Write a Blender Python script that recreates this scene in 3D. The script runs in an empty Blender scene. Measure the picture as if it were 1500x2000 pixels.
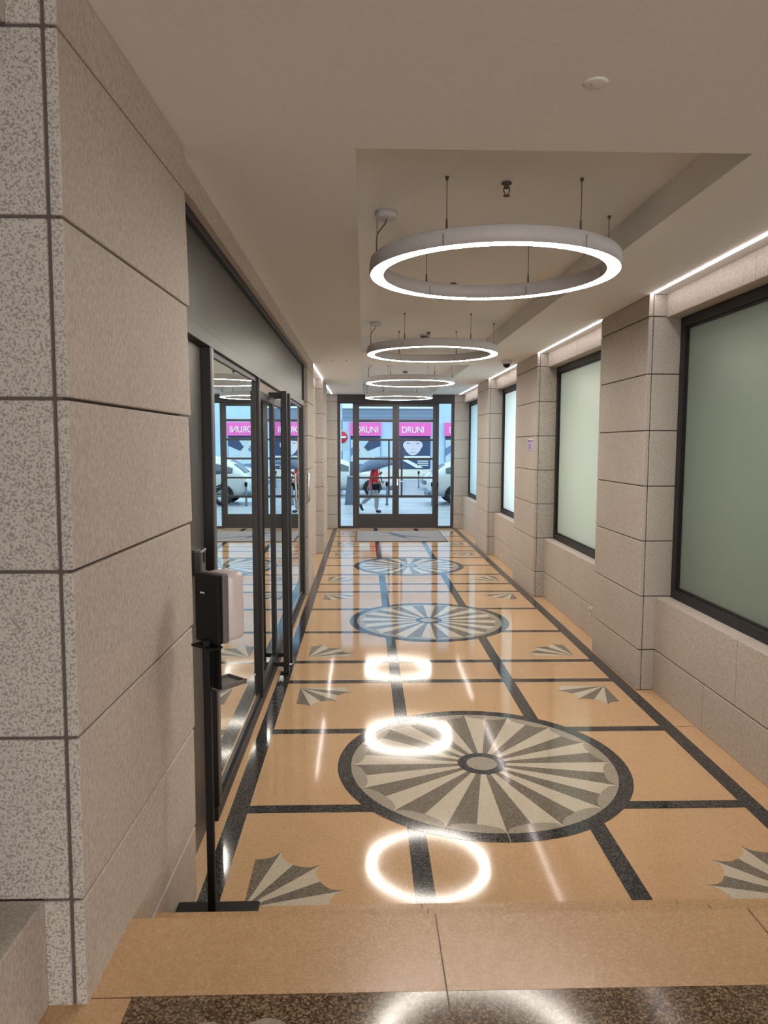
import bpy, bmesh, math, random
from mathutils import Vector, Matrix
random.seed(7)
PI = math.pi
SC = bpy.context.scene
C = SC.collection

# ---------------------------------------------------------------- camera, world, exposure
cam_d = bpy.data.cameras.new('camera')
cam = bpy.data.objects.new('camera', cam_d); C.objects.link(cam); SC.camera = cam
p_, y_, r_ = 0.0932048, 0.0277967, -0.00203367          # pitch down, yaw right, roll
fw = Vector((math.sin(y_)*math.cos(p_), math.cos(y_)*math.cos(p_), -math.sin(p_)))
rt = Vector((math.cos(y_), -math.sin(y_), 0)); up = rt.cross(fw)
c_, s_ = math.cos(r_), math.sin(r_)
R_, U_ = c_*rt - s_*up, s_*rt + c_*up
cam.matrix_world = Matrix(((R_.x, U_.x, -fw.x, 0), (R_.y, U_.y, -fw.y, 0), (R_.z, U_.z, -fw.z, 2.0), (0, 0, 0, 1)))
cam_d.sensor_fit = 'HORIZONTAL'; cam_d.sensor_width = 36; cam_d.lens = 36*1410.54/1500
cam_d.clip_start = 0.05; cam_d.clip_end = 400

W = bpy.data.worlds.new('world'); SC.world = W; W.use_nodes = True
bg = W.node_tree.nodes['Background']
bg.inputs[0].default_value = (0.60, 0.86, 1.0, 1); bg.inputs[1].default_value = 2.35   # overcast rainy sky
RING_L, LED_L = 60.0, 20.0
HALL_FILL, HALL_TOP_FILL = 245, 34          # strengths of the added fill lights behind the viewer
BACKLIGHTS = [(4.45, 2.6, 16, (0.95, 1.0, 0.85)), (8.1, 2.4, 70, (1.0, 0.97, 0.88)), (11.8, 2.3, 175, (0.76, 0.86, 1.0)), (15.6, 2.7, 165, (0.48, 0.74, 1.0))]  # added light behind each pane: position, width, strength, tint
def area_light(name, loc, rot, sx, sy, e, col):
    l = bpy.data.lights.new(name, 'AREA'); l.shape = 'RECTANGLE'; l.size = sx; l.size_y = sy; l.energy = e; l.color = col
    o = bpy.data.objects.new(name, l); C.objects.link(o); o.location = loc; o.rotation_euler = rot; return o
area_light('hall_fill', (1.65, -5.5, 1.75), (PI/2, 0, 0), 1.4, 2.4, HALL_FILL, (1.0, 0.95, 0.92))     # added fill from behind, brightens pillar front and ceiling; no known opening
area_light('hall_top_fill', (0.8, -1.6, 3.14), (0, 0, 0), 1.2, 1.2, HALL_TOP_FILL, (1.0, 0.86, 0.72))  # added warm fill under the hall ceiling, no known lamp there
vs = SC.view_settings
vs.view_transform = 'Standard'; vs.look = 'None'; vs.gamma = 1; vs.use_curve_mapping = False; vs.exposure = 0.0
SC.display_settings.display_device = 'sRGB'
cy = SC.cycles
cy.max_bounces = 10; cy.diffuse_bounces = 5; cy.glossy_bounces = 5; cy.transparent_max_bounces = 16
cy.use_denoising = True; cy.sample_clamp_indirect = 6.0; cy.caustics_reflective = False; cy.caustics_refractive = False

# ---------------------------------------------------------------- material helpers
def mat(name):
    m = bpy.data.materials.new(name); m.use_nodes = True
    nt = m.node_tree; b = nt.nodes['Principled BSDF']
    return m, nt, b
def N(nt, t, **k):
    n = nt.nodes.new(t)
    for a, v in k.items(): setattr(n, a, v)
    return n
def ramp(nt, fac, stops):
    r = N(nt, 'ShaderNodeValToRGB'); e = r.color_ramp.elements
    while len(e) < len(stops): e.new(0.5)
    for q, (p, c) in zip(e, stops): q.position = p; q.color = (*c, 1)
    nt.links.new(fac, r.inputs[0]); return r.outputs[0]
def pos(nt, scale=(1, 1, 1)):
    g = N(nt, 'ShaderNodeNewGeometry'); m = N(nt, 'ShaderNodeMapping'); m.inputs['Scale'].default_value = scale
    nt.links.new(g.outputs['Position'], m.inputs[0]); return m.outputs[0]
def noise(nt, vec, scale, detail=3, rough=0.55):
    n = N(nt, 'ShaderNodeTexNoise'); n.inputs['Scale'].default_value = scale
    n.inputs['Detail'].default_value = detail; n.inputs['Roughness'].default_value = rough
    nt.links.new(vec, n.inputs['Vector']); return n.outputs['Fac']
def mixc(nt, f, a, b, blend='MIX'):
    m = N(nt, 'ShaderNodeMix', data_type='RGBA', blend_type=blend)
    for s, v in ((m.inputs[0], f), (m.inputs[6], a), (m.inputs[7], b)):
        if hasattr(v, 'links'): nt.links.new(v, s)
        else: s.default_value = v if isinstance(v, float) else (*v, 1)
    return m.outputs[2]
def bump(nt, b, h, strength, dist):
    n = N(nt, 'ShaderNodeBump'); n.inputs['Strength'].default_value = strength; n.inputs['Distance'].default_value = dist
    nt.links.new(h, n.inputs['Height']); nt.links.new(n.outputs[0], b.inputs['Normal'])
def plain(name, col, rough=0.5, metal=0.0, spec=0.5, var=0.015, scale=30, coat=0.0):
    m, nt, b = mat(name)
    f = noise(nt, pos(nt), scale)
    dk = tuple(max(0, c*(1-var*2)) for c in col); lt = tuple(min(1, c*(1+var*2)) for c in col)
    nt.links.new(ramp(nt, f, [(0.3, dk), (0.7, lt)]), b.inputs['Base Color'])
    b.inputs['Roughness'].default_value = rough; b.inputs['Metallic'].default_value = metal
    b.inputs['Specular IOR Level'].default_value = spec; b.inputs['Coat Weight'].default_value = coat
    return m
def emit(name, col, strength):
    m, nt, b = mat(name)
    b.inputs['Base Color'].default_value = (0.8, 0.8, 0.8, 1)
    b.inputs['Emission Color'].default_value = (*col, 1); b.inputs['Emission Strength'].default_value = strength
    return m
def terrazzo(name, base, lo, hi, chip=260, rough=0.12, mix=0.55, spec=0.38):
    m, nt, b = mat(name)
    v = N(nt, 'ShaderNodeTexVoronoi'); v.inputs['Scale'].default_value = chip
    pv = pos(nt); nt.links.new(pv, v.inputs['Vector'])
    s = N(nt, 'ShaderNodeSeparateColor'); nt.links.new(v.outputs['Color'], s.inputs[0])
    chips = ramp(nt, s.outputs[0], [(0.0, lo), (0.5, base), (1.0, hi)])
    big = noise(nt, pv, 2.2, 4); fine = noise(nt, pv, 120, 3)
    tone = ramp(nt, big, [(0.3, tuple(c*0.93 for c in base)), (0.7, tuple(min(1, c*1.06) for c in base))])
    c1 = mixc(nt, mix, tone, chips)
    nt.links.new(c1, b.inputs['Base Color'])
    nt.links.new(ramp(nt, fine, [(0.3, (rough*0.8,)*3), (0.7, (rough*1.25,)*3)]), b.inputs['Roughness'])
    b.inputs['Specular IOR Level'].default_value = spec
    bump(nt, b, noise(nt, pv, 1.1, 2), 0.35, 0.004)
    return m
def granite(name, base, dark, light, coarse, streak, rough=0.75, bstr=0.4, amt=(0.40, 0.56), det=5):
    m, nt, b = mat(name)
    pv = pos(nt); ps = pos(nt, streak)
    f1 = noise(nt, ps, coarse, det, 0.65); f2 = noise(nt, pv, 2.0, 3)
    tone = ramp(nt, f2, [(0.3, tuple(c*0.92 for c in base)), (0.7, tuple(c*1.06 for c in base))])
    sp = ramp(nt, f1, [(amt[0], dark), (amt[1], light)])
    nt.links.new(mixc(nt, 0.55, tone, sp), b.inputs['Base Color'])
    b.inputs['Roughness'].default_value = rough; b.inputs['Specular IOR Level'].default_value = 0.3
    bump(nt, b, f1, bstr, 0.003)
    return m
def glass(name, tint, ior, rough=0.0, refl=(1, 1, 1), two=False):
    m, nt, b = mat(name); nt.nodes.remove(b)
    out = nt.nodes['Material Output']
    tr = N(nt, 'ShaderNodeBsdfTransparent'); tr.inputs[0].default_value = (*tint, 1)
    gl = N(nt, 'ShaderNodeBsdfGlossy'); gl.inputs['Roughness'].default_value = rough; gl.inputs[0].default_value = (*refl, 1)
    fr = N(nt, 'ShaderNodeFresnel'); fr.inputs[0].default_value = ior
    mx = N(nt, 'ShaderNodeMixShader')
    fac = fr.outputs[0]
    if two:        # both faces of the pane reflect: 1-(1-F)^2
        a = N(nt, 'ShaderNodeMath', operation='SUBTRACT'); a.inputs[0].default_value = 1; nt.links.new(fac, a.inputs[1])
        q = N(nt, 'ShaderNodeMath', operation='MULTIPLY'); nt.links.new(a.outputs[0], q.inputs[0]); nt.links.new(a.outputs[0], q.inputs[1])
        a = N(nt, 'ShaderNodeMath', operation='SUBTRACT'); a.inputs[0].default_value = 1; nt.links.new(q.outputs[0], a.inputs[1]); fac = a.outputs[0]
    nt.links.new(fac, mx.inputs[0]); nt.links.new(tr.outputs[0], mx.inputs[1]); nt.links.new(gl.outputs[0], mx.inputs[2])
    nt.links.new(mx.outputs[0], out.inputs[0])
    return m

M = {}
M['cream'] = terrazzo('cream_terrazzo', (0.57, 0.37, 0.205), (0.41, 0.255, 0.13), (0.71, 0.505, 0.31), 210, 0.075, 0.4)
M['black'] = terrazzo('black_terrazzo', (0.030, 0.030, 0.032), (0.012, 0.012, 0.014), (0.13, 0.13, 0.13), 170, 0.075, 0.75)
M['wdark'] = terrazzo('taupe_terrazzo', (0.175, 0.15, 0.12), (0.075, 0.063, 0.052), (0.31, 0.275, 0.23), 230, 0.075, 0.7)
M['wlight'] = terrazzo('pale_terrazzo', (0.56, 0.50, 0.40), (0.40, 0.35, 0.28), (0.66, 0.60, 0.49), 210, 0.075, 0.5)
M['wgrey'] = terrazzo('grey_terrazzo', (0.34, 0.30, 0.24), (0.20, 0.18, 0.15), (0.46, 0.42, 0.35), 230, 0.075, 0.6)
M['brown'] = terrazzo('brown_granite_terrazzo', (0.115, 0.075, 0.045), (0.035, 0.022, 0.014), (0.36, 0.25, 0.155), 185, 0.11, 0.9, 0.4)
M['step'] = terrazzo('matt_cream_terrazzo', (0.51, 0.325, 0.175), (0.36, 0.215, 0.11), (0.66, 0.46, 0.28), 190, 0.26, 0.45, 0.5)
M['joint'] = plain('floor_joint', (0.16, 0.09, 0.05), 0.6)
M['stone'] = granite('smooth_granite', (0.53, 0.48, 0.435), (0.35, 0.305, 0.265), (0.63, 0.58, 0.53), 95, (1, 1, 0.62), 0.7, 0.15, (0.36, 0.6))
M['rough'] = granite('bush_hammered_granite', (0.45, 0.42, 0.385), (0.115, 0.10, 0.09), (0.56, 0.525, 0.485), 150, (1, 1, 1), 0.85, 0.7, (0.38, 0.53), 2.5)
M['mortar'] = plain('mortar', (0.10, 0.08, 0.07), 0.9)
M['ceil'] = plain('ceiling_paint', (0.82, 0.825, 0.83), 0.85, var=0.012, scale=60)
M['plaster'] = plain('grey_plaster', (0.35, 0.35, 0.34), 0.9)
M['frame'] = plain('dark_window_metal', (0.020, 0.019, 0.021), 0.45, spec=0.3)
M['bronze'] = plain('satin_bronze_panel', (0.062, 0.058, 0.057), 0.42, metal=0.2, spec=0.5, var=0.04, scale=3)
M['steel_post'] = plain('grey_steel_profile', (0.11, 0.108, 0.112), 0.4, metal=0.3)
M['dframe'] = plain('door_metal', (0.040, 0.037, 0.040), 0.45, spec=0.4)
M['chrome'] = plain('brushed_steel', (0.62, 0.62, 0.64), 0.22, metal=1.0)
M['glass'] = glass('clear_glass', (0.86, 0.92, 0.88), 1.6, 0.0, (0.97, 1.0, 0.98), True)
M['dglass'] = glass('door_glass', (0.97, 0.98, 0.98), 1.06)
M['white'] = plain('white_enamel', (0.62, 0.62, 0.63), 0.45)
M['ringwhite'] = plain('ring_lamp_enamel', (0.58, 0.58, 0.60), 0.55)
M['wplastic'] = plain('white_plastic', (0.66, 0.60, 0.60), 0.35)
M['gplastic'] = plain('grey_plastic', (0.16, 0.15, 0.15), 0.4)
M['bplastic'] = plain('black_plastic', (0.008, 0.008, 0.009), 0.5, spec=0.2)
M['bsteel'] = plain('black_steel', (0.008, 0.008, 0.009), 0.55, spec=0.2)
M['wire'] = plain('steel_cable', (0.12, 0.11, 0.10), 0.5, metal=0.5)
M['ring_e'] = emit('lamp_diffuser', (1.0, 0.91, 0.80), RING_L)
M['led_e'] = emit('led_tape', (1.0, 0.88, 0.84), LED_L)
M['mat'] = plain('grey_entrance_carpet', (0.24, 0.235, 0.245), 0.95, scale=300, var=0.2)
M['matmark'] = plain('blue_carpet_print', (0.08, 0.10, 0.15), 0.95)
M['rubber'] = plain('black_rubber', (0.02, 0.02, 0.022), 0.7)
# frosted pane: satin glass that lets the light added behind it through
m, nt, b = mat('frosted_glass'); M['frost'] = m
f = noise(nt, pos(nt), 1.2, 2)
nt.links.new(ramp(nt, f, [(0.3, (0.17, 0.205, 0.165)), (0.7, (0.185, 0.22, 0.18))]), b.inputs['Base Color'])
b.inputs['Roughness'].default_value = 0.33; b.inputs['IOR'].default_value = 1.5; b.inputs['Specular IOR Level'].default_value = 0.6
tl = N(nt, 'ShaderNodeBsdfTranslucent'); tl.inputs[0].default_value = (0.84, 0.88, 0.84, 1)
mx = N(nt, 'ShaderNodeMixShader'); mx.inputs[0].default_value = 0.5
nt.links.new(b.outputs[0], mx.inputs[1]); nt.links.new(tl.outputs[0], mx.inputs[2]); nt.links.new(mx.outputs[0], nt.nodes['Material Output'].inputs[0])

# ---------------------------------------------------------------- mesh helpers
class MB:
    """collects shapes into one mesh; each shape takes a material slot index"""
    def __init__(s): s.v, s.f, s.mi, s.sm = [], [], [], []
    def add(s, vs_, fs, mi=0, smooth=False):
        o = len(s.v); s.v += [tuple(q) for q in vs_]
        for q in fs: s.f.append([o+i for i in q]); s.mi.append(mi); s.sm.append(smooth)
        return s
    def box(s, x0, x1, y0, y1, z0, z1, mi=0):
        return s.add([(x0,y0,z0),(x1,y0,z0),(x1,y1,z0),(x0,y1,z0),(x0,y0,z1),(x1,y0,z1),(x1,y1,z1),(x0,y1,z1)],
                     [(0,3,2,1),(4,5,6,7),(0,1,5,4),(1,2,6,5),(2,3,7,6),(3,0,4,7)], mi)
    def cbox(s, x0, x1, y0, y1, z0, z1, c, mi=0, end=None):
        """box with chamfered edges"""
        bm = bmesh.new(); bmesh.ops.create_cube(bm, size=1)
        for v in bm.verts: v.co = Vector(((x0+x1)/2+v.co.x*(x1-x0), (y0+y1)/2+v.co.y*(y1-y0), (z0+z1)/2+v.co.z*(z1-z0)))
        bmesh.ops.bevel(bm, geom=bm.edges[:], offset=c, segments=2, affect='EDGES', profile=0.5)
        s.bm(bm, mi, False, end); return s
    def bm(s, bm, mi=0, smooth=False, end=None):
        bm.verts.index_update(); bm.normal_update()
        ends = [abs(q.normal.y) > 0.6 for q in bm.faces]; n0 = len(s.mi)
        s.add([v.co[:] for v in bm.verts], [[v.index for v in q.verts] for q in bm.faces], mi, smooth); bm.free()
        if end is not None:          # rough hammered finish on the end faces of a slab
            for i, e in enumerate(ends):
                if e: s.mi[n0+i] = end
        return s
    def poly(s, pts, mi=0): return s.add(pts, [list(range(len(pts)))], mi)
    def prism(s, pts, z0, z1, mi=0):
        n = len(pts)
        return s.add([(x,y,z0) for x,y in pts]+[(x,y,z1) for x,y in pts],
                     [list(range(n))[::-1], list(range(n, 2*n))]+[(i,(i+1)%n,n+(i+1)%n,n+i) for i in range(n)], mi)
    def lathe(s, prof, c=(0,0,0), n=32, mi=0, axis='z', smooth=True, a0=0, a1=2*PI, closed=False):
        full = abs(a1-a0-2*PI) < 1e-6; k = n if full else n+1; vs_ = []
        for i in range(k):
            a = a0+(a1-a0)*i/n; ca, sa = math.cos(a), math.sin(a)
            for r, h in prof:
                q = (r*ca, r*sa, h) if axis == 'z' else ((r*ca, h, r*sa) if axis == 'y' else (h, r*ca, r*sa))
                vs_.append((c[0]+q[0], c[1]+q[1], c[2]+q[2]))
        L = len(prof); fs = []
        for i in range(n):
            j = (i+1) % k
            for t in range(L if closed else L-1):
                u = (t+1) % L
                fs.append((i*L+t, j*L+t, j*L+u, i*L+u))
        if not full and closed: fs += [list(range(L)), list(range((k-1)*L, k*L))]
        return s.add(vs_, fs, mi, smooth)
    def tube(s, pts, r, n=8, mi=0, caps=True):
        pts = [Vector(q) for q in pts]; rr = r if isinstance(r, (list, tuple)) else [r]*len(pts)
        vs_, fs = [], []; ref = None
        for i, q in enumerate(pts):
            d = (pts[min(i+1, len(pts)-1)]-pts[max(i-1, 0)]).normalized()
            if ref is None: ref = d.orthogonal().normalized()
            ref = (ref-d*ref.dot(d)).normalized(); w = d.cross(ref)
            for k in range(n):
                a = 2*PI*k/n; vs_.append(q+(ref*math.cos(a)+w*math.sin(a))*rr[i])
        for i in range(len(pts)-1):
            for k in range(n): fs.append((i*n+k, i*n+(k+1)%n, (i+1)*n+(k+1)%n, (i+1)*n+k))
        s.add(vs_, fs, mi, True)
        if caps: s.add(vs_[:n], [list(range(n))[::-1]], mi); s.add(vs_[-n:], [list(range(n))], mi)
        return s
    def ball(s, c, r, mi=0, sx=1, sy=1, sz=1, n=16):
        bm = bmesh.new(); bmesh.ops.create_uvsphere(bm, u_segments=n, v_segments=max(6, n//2), radius=r)
        for v in bm.verts: v.co = Vector((c[0]+v.co.x*sx, c[1]+v.co.y*sy, c[2]+v.co.z*sz))
        return s.bm(bm, mi, True)
    def build(s, name, mats, parent=None, origin=(0,0,0)):
        me = bpy.data.meshes.new(name); ox = Vector(origin)
        me.from_pydata([Vector(q)-ox for q in s.v], [], s.f)
        if not isinstance(mats, (list, tuple)): mats = [mats]
        for q in mats: me.materials.append(M[q] if isinstance(q, str) else q)
        for i, pl in enumerate(me.polygons): pl.material_index = s.mi[i]; pl.use_smooth = s.sm[i]
        bm = bmesh.new(); bm.from_mesh(me); bmesh.ops.recalc_face_normals(bm, faces=bm.faces[:]); bm.to_mesh(me); bm.free()
        me.update()
        o = bpy.data.objects.new(name, me); C.objects.link(o)
        if parent is not None: o.parent = parent
        o.location = origin
        return o
def tag(o, label, cat, group=None, kind=None):
    o['label'] = label; o['category'] = cat
    if group: o['group'] = group
    if kind: o['kind'] = kind
    return o
def thing(name, loc, label, cat, group=None, kind=None, rz=0):
    o = bpy.data.objects.new(name, None); C.objects.link(o); o.location = loc; o.rotation_euler = (0, 0, rz)
    o.empty_display_size = 0.1
    return tag(o, label, cat, group, kind)
def kids(o): return [q for q in bpy.data.objects if q.parent == o]
def dup(root, loc, label, rz=None):
    r = root.copy(); C.objects.link(r); r.location = loc; r['label'] = label
    if rz is not None: r.rotation_euler = (0, 0, rz)
    for ch in kids(root):
        c = ch.copy(); C.objects.link(c); c.parent = r
        for g in kids(ch):
            d = g.copy(); C.objects.link(d); d.parent = c
    return r
def text_mesh(s, size, depth, m, name, parent, mat4, squeeze=1.0):
    cu = bpy.data.curves.new('lettering', 'FONT'); cu.body = s; cu.size = size; cu.extrude = depth; cu.align_x = 'LEFT'; cu.space_character = 0.95
    t = bpy.data.objects.new('lettering_source', cu); C.objects.link(t)
    bpy.context.view_layer.update()
    me = bpy.data.meshes.new_from_object(t.evaluated_get(bpy.context.evaluated_depsgraph_get()))
    bpy.data.objects.remove(t); bpy.data.curves.remove(cu)
    me.transform(Matrix.Diagonal((squeeze, 1, 1, 1))); me.transform(mat4)
    me.materials.clear(); me.materials.append(M[m])
    o = bpy.data.objects.new(name, me); C.objects.link(o); o.parent = parent
    return o

CZ, CF = 3.17, 3.35                     # ceiling and coffer heights
JZ = [0.337, 0.78, 1.23, 1.672, 2.113, 2.556, 3.0]
LZ = 0.48                               # landing level
# ================================================================ FLOOR (corridor, with its terrazzo inlay)
fl = MB()
YE = 17.30
fl.box(-1.1, 2.7, 2.72, YE, -0.12, 0.0, 0)
E1, E2, E3 = 0.0006, 0.0012, 0.0018
def strip(x0, x1, y0, y1, z=E1, mi=1): fl.poly([(x0,y0,z),(x1,y0,z),(x1,y1,z),(x0,y1,z)], mi)
strip(-0.735, -0.635, 2.72, YE); strip(2.112, 2.215, 2.72, YE)
strip(0.225, 0.319, 2.72, YE, E1); strip(1.180, 1.275, 2.72, YE, E1)
for yc in (3.82, 4.90, 5.96, 6.52, 7.58, 8.66, 9.70, 10.25, 11.01, 11.85, 12.67, 13.49, 14.07, 14.85, 15.69, 16.53):
    w = 0.042
    strip(-0.636, 2.113, yc-w, yc+w, E1+0.0001)
def disc(cx, cyy, r0, r1, z, mi, n=72):
    for i in range(n):
        a, b2 = 2*PI*i/n, 2*PI*(i+1)/n
        q = [(cx+r1*math.cos(a), cyy+r1*math.sin(a), z), (cx+r1*math.cos(b2), cyy+r1*math.sin(b2), z)]
        if r0 > 0: q += [(cx+r0*math.cos(b2), cyy+r0*math.sin(b2), z), (cx+r0*math.cos(a), cyy+r0*math.sin(a), z)]
        else: q += [(cx, cyy, z)]
        fl.poly(q, mi)
def rosette(cx, cyy):
    disc(cx, cyy, 0, 0.905, E2, 1)
    disc(cx, cyy, 0, 0.822, E3, 4)
    st = PI/8
    for k in range(16):
        a0 = -PI/2+k*st
        for h, mi in ((0, 2), (1, 3)):
            pts = [(cx+0.13*math.cos(a0+st/2*(h+1)), cyy+0.13*math.sin(a0+st/2*(h+1)), E3+0.0006), (cx+0.13*math.cos(a0+st/2*h), cyy+0.13*math.sin(a0+st/2*h), E3+0.0006)]
            for i in range(9):
                t = (h+i/8)/2; u = abs(2*t-1)
                r = 0.742+0.078*(1-math.sqrt(max(0, 1-u**2.2)))
                a = a0+st*t
                pts.append((cx+r*math.cos(a), cyy+r*math.sin(a), E3+0.0006))
            fl.poly(pts, mi)
    disc(cx, cyy, 0, 0.152, E3+0.0012, 1, 40); disc(cx, cyy, 0, 0.096, E3+0.0018, 4, 40)
    fl.poly([(cx-0.003,cyy-0.91,E3+0.002),(cx+0.003,cyy-0.91,E3+0.002),(cx+0.003,cyy-0.822,E3+0.002),(cx-0.003,cyy-0.822,E3+0.002)], 4)
for cyy in (4.36, 8.08, 11.82): rosette(0.740, cyy)
def fan(ax, ay, sx, sy):
    for k in range(6):
        mi = 2 if k % 2 == 0 else 3
        pts = [(ax, ay, E2)]
        for i in range(7):
            d = 15*(k+i/6); u = ((d-15) % 30)/30*2-1      # -1..1 between spikes
            r = 0.372+0.080*(1-math.sqrt(max(0, 1-abs(u)**2.2)))
            a = math.radians(d)
            pts.append((ax+sx*r*math.sin(a), ay+sy*r*math.cos(a), E2))
        fl.poly(pts, mi)
for ay, sy in ((2.965, 1), (5.81, -1), (6.67, 1), (9.58, -1), (10.44, 1), (13.32, -1), (14.25, 1), (16.40, -1)):
    fan(-0.525, ay, 1, sy); fan(2.000, ay, -1, sy)
strip(2.215, 2.365, 4.93, 4.936, E1, 5)
tag(fl.build('floor', ['cream', 'black', 'wdark', 'wlight', 'wgrey', 'joint']), 'polished cream terrazzo corridor floor with black bands, wheel rosettes and fans', 'floor', kind='structure')

# landing (upper level, where the viewer stands) and two steps down
ld = MB()
ld.box(-1.1, 2.5, 1.88, 2.212, 0.0, LZ, 0)
ld.box(-1.1, 2.5, -9, 1.874, 0.0, LZ, 0)
ld.box(-1.1, 2.5, 1.873, 1.881, 0.0, LZ-0.004, 2)
ld.poly([(-0.641,-9,LZ+E1),(2.5,-9,LZ+E1),(2.5,1.878,LZ+E1),(-0.641,1.878,LZ+E1)], 1)
for x in (0.231, 1.263, 2.30): ld.poly([(x-0.002,1.79,LZ+E2),(x+0.002,1.79,LZ+E2),(x+0.002,2.212,LZ+E2),(x-0.002,2.212,LZ+E2)], 2)
for x, yy, r in ((-0.408, 1.744, 0.042), (-0.255, 1.729, 0.066)):
    ld.poly([(x+r*math.cos(2*PI*i/24), yy+r*math.sin(2*PI*i/24), LZ+E2) for i in range(24)], 3)
tag(ld.build('landing_floor', ['step', 'brown', 'joint', 'wgrey']), 'upper landing of cream slabs around dark brown speckled granite', 'floor', kind='structure')
for nm, y0, y1, z, lab in (('floor_step', 2.212, 2.476, 0.32, 'cream terrazzo step directly below the landing edge'), ('floor_step', 2.476, 2.743, 0.16, 'lowest cream terrazzo step, carrying the sanitizer stand')):
    st = MB(); st.box(-1.1, 2.5, y0, y1, 0.0 if z < 0.2 else 0.0, z, 0)
    for x in (0.231, 1.263, 2.30): st.poly([(x-0.002,y0,z+E1),(x+0.002,y0,z+E1),(x+0.002,y1,z+E1),(x-0.002,y1,z+E1)], 1)
    tag(st.build(nm, ['step', 'joint']), lab, 'step', kind='structure')

# ================================================================ CEILING
ce = MB()
CX0, CX1 = -0.033, 1.566
cof = [(2.99, 9.36), (10.78, 16.6)]
TOP = 3.75
XA, XB, YA, YB = -6.2, 6.5, -9.2, 17.30
ce.box(XA, CX0, YA, YB, CZ, TOP); ce.box(CX1, XB, YA, YB, CZ, TOP)
ys = [YA, cof[0][0], cof[0][1], cof[1][0], cof[1][1], YB]
for i in (0, 2, 4): ce.box(CX0, CX1, ys[i], ys[i+1], CZ, TOP)
for a, b2 in cof: ce.box(CX0, CX1, a, b2, CF, TOP)
tag(ce.build('ceiling', ['ceil']), 'plain white plaster ceiling with two long sunken coffers', 'ceiling', kind='structure')

# ================================================================ STONE WALLS
G = 0.004; CH = 0.0045
def course(mb, x0, x1, y0, y1, zs, mi, end=None):
    for a, b2 in zip(zs[:-1], zs[1:]): mb.cbox(x0, x1, y0, y1, a+G, b2-G, CH, mi, end)
def column_right(y0, y1, label):
    mb = MB(); zs = [0.0]+JZ+[CZ]
    course(mb, 2.226, 2.262, y0, y1, zs, 0, 1)                 # smooth cladding facing the corridor
    course(mb, 2.268, 2.56, y0, y1, zs, 1)                  # bush-hammered body
    mb.box(2.236, 2.55, y0+0.008, y1-0.008, 0.0, CZ, 2)
    return tag(mb.build('stone_column', ['stone', 'rough', 'mortar']), label, 'column', 'stone columns along the frosted windows', 'structure')
column_right(1.95, 3.13, 'grey granite column at the near end of the green frosted window')
column_right(5.70, 6.84, 'wide grey granite column between the green and the pale frosted window')
column_right(9.35, 10.63, 'grey granite column with the purple notice on it')
column_right(13.0, 14.25, 'farthest grey granite column, beside the last narrow frosted window')
wr = MB()
rec = [(-9.0, 1.95), (3.13, 5.70), (6.84, 9.35), (10.63, 13.0), (14.25, 17.15)]
for a, b2 in rec:
    n = 3; w = (b2-a)/n; lo = LZ if b2 < 2 else 0.0
    for i in range(n): wr.cbox(2.365, 2.62, a+i*w+0.002, a+(i+1)*w-0.002, lo, max(lo+0.03, JZ[0])-G, CH, 0)
    for i in range(2): wr.cbox(2.365, 2.62, a+i*(b2-a)/2+0.001, a+(i+1)*(b2-a)/2-0.001, max(lo, JZ[0])+G, 0.773, CH, 0)
    wr.box(2.375, 2.61, a, b2, lo, 0.76, 1)
    for i in range(2): wr.cbox(2.365, 2.62, a+i*(b2-a)/2+0.001, a+(i+1)*(b2-a)/2-0.001, 2.99 if a > 0 else 0.78, CZ, CH, 0)
wr.box(2.60, 2.8, -9, 3.0, 0, CZ, 1)
wr.box(2.60, 2.8, 3.0, YE, 0, 0.76, 1); wr.box(2.60, 2.8, 3.0, YE, 3.0, CZ, 1)
for a, b2 in ((3.0, 3.10), (5.72, 6.82), (9.37, 10.61), (13.02, 14.23), (17.14, YE)): wr.box(2.56, 2.8, a, b2, 0.76, 3.0, 1)
tag(wr.build('wall_right', ['stone', 'mortar']), 'grey granite apron and lintel courses under and over the frosted windows', 'wall', kind='structure')
def window(n, a, b2, label, x=2.48, z0=0.774, z1=2.989, sgn=1):
    t = thing('window_%d' % n, (x, (a+b2)/2, z0), label, 'window', kind='structure')
    y0, y1, h = a-(a+b2)/2+0.003, b2-(a+b2)/2-0.003, z1-z0
    fr = MB(); w = 0.075
    xa, xb = (0.0, 0.09) if sgn > 0 else (-0.09, 0.0)
    for bx in ((xa, xb, y0, y1, 0, w), (xa, xb, y0, y1, h-w, h), (xa, xb, y0, y0+w, w, h-w), (xa, xb, y1-w, y1, w, h-w)): fr.cbox(*bx, 0.004, 0)
    bd = 0.018; xi, xj = (0.022, 0.05) if sgn > 0 else (-0.05, -0.022)
    for bx in ((xi, xj, y0+w, y1-w, w, w+bd), (xi, xj, y0+w, y1-w, h-w-bd, h-w), (xi, xj, y0+w, y0+w+bd, w+bd, h-w-bd), (xi, xj, y1-w-bd, y1-w, w+bd, h-w-bd)): fr.box(*bx)
    fr.build('window_frame', 'frame', t)
    pn = MB(); pn.box(min(xi, xj)+0.010, max(xi, xj)-0.002, y0+w+0.005, y1-w-0.005, w+0.005, h-w-0.005)
    pn.build('window_pane', 'frost', t)
    return t
window(1, 3.13, 5.70, 'large green grey frosted window nearest the viewer')
window(2, 6.84, 9.35, 'pale frosted window between two granite columns, second from the viewer')
window(3, 10.63, 13.0, 'light blue frosted window just beyond the purple notice')
window(4, 14.25, 17.13, 'narrow looking frosted window next to the entrance doors')

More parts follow.
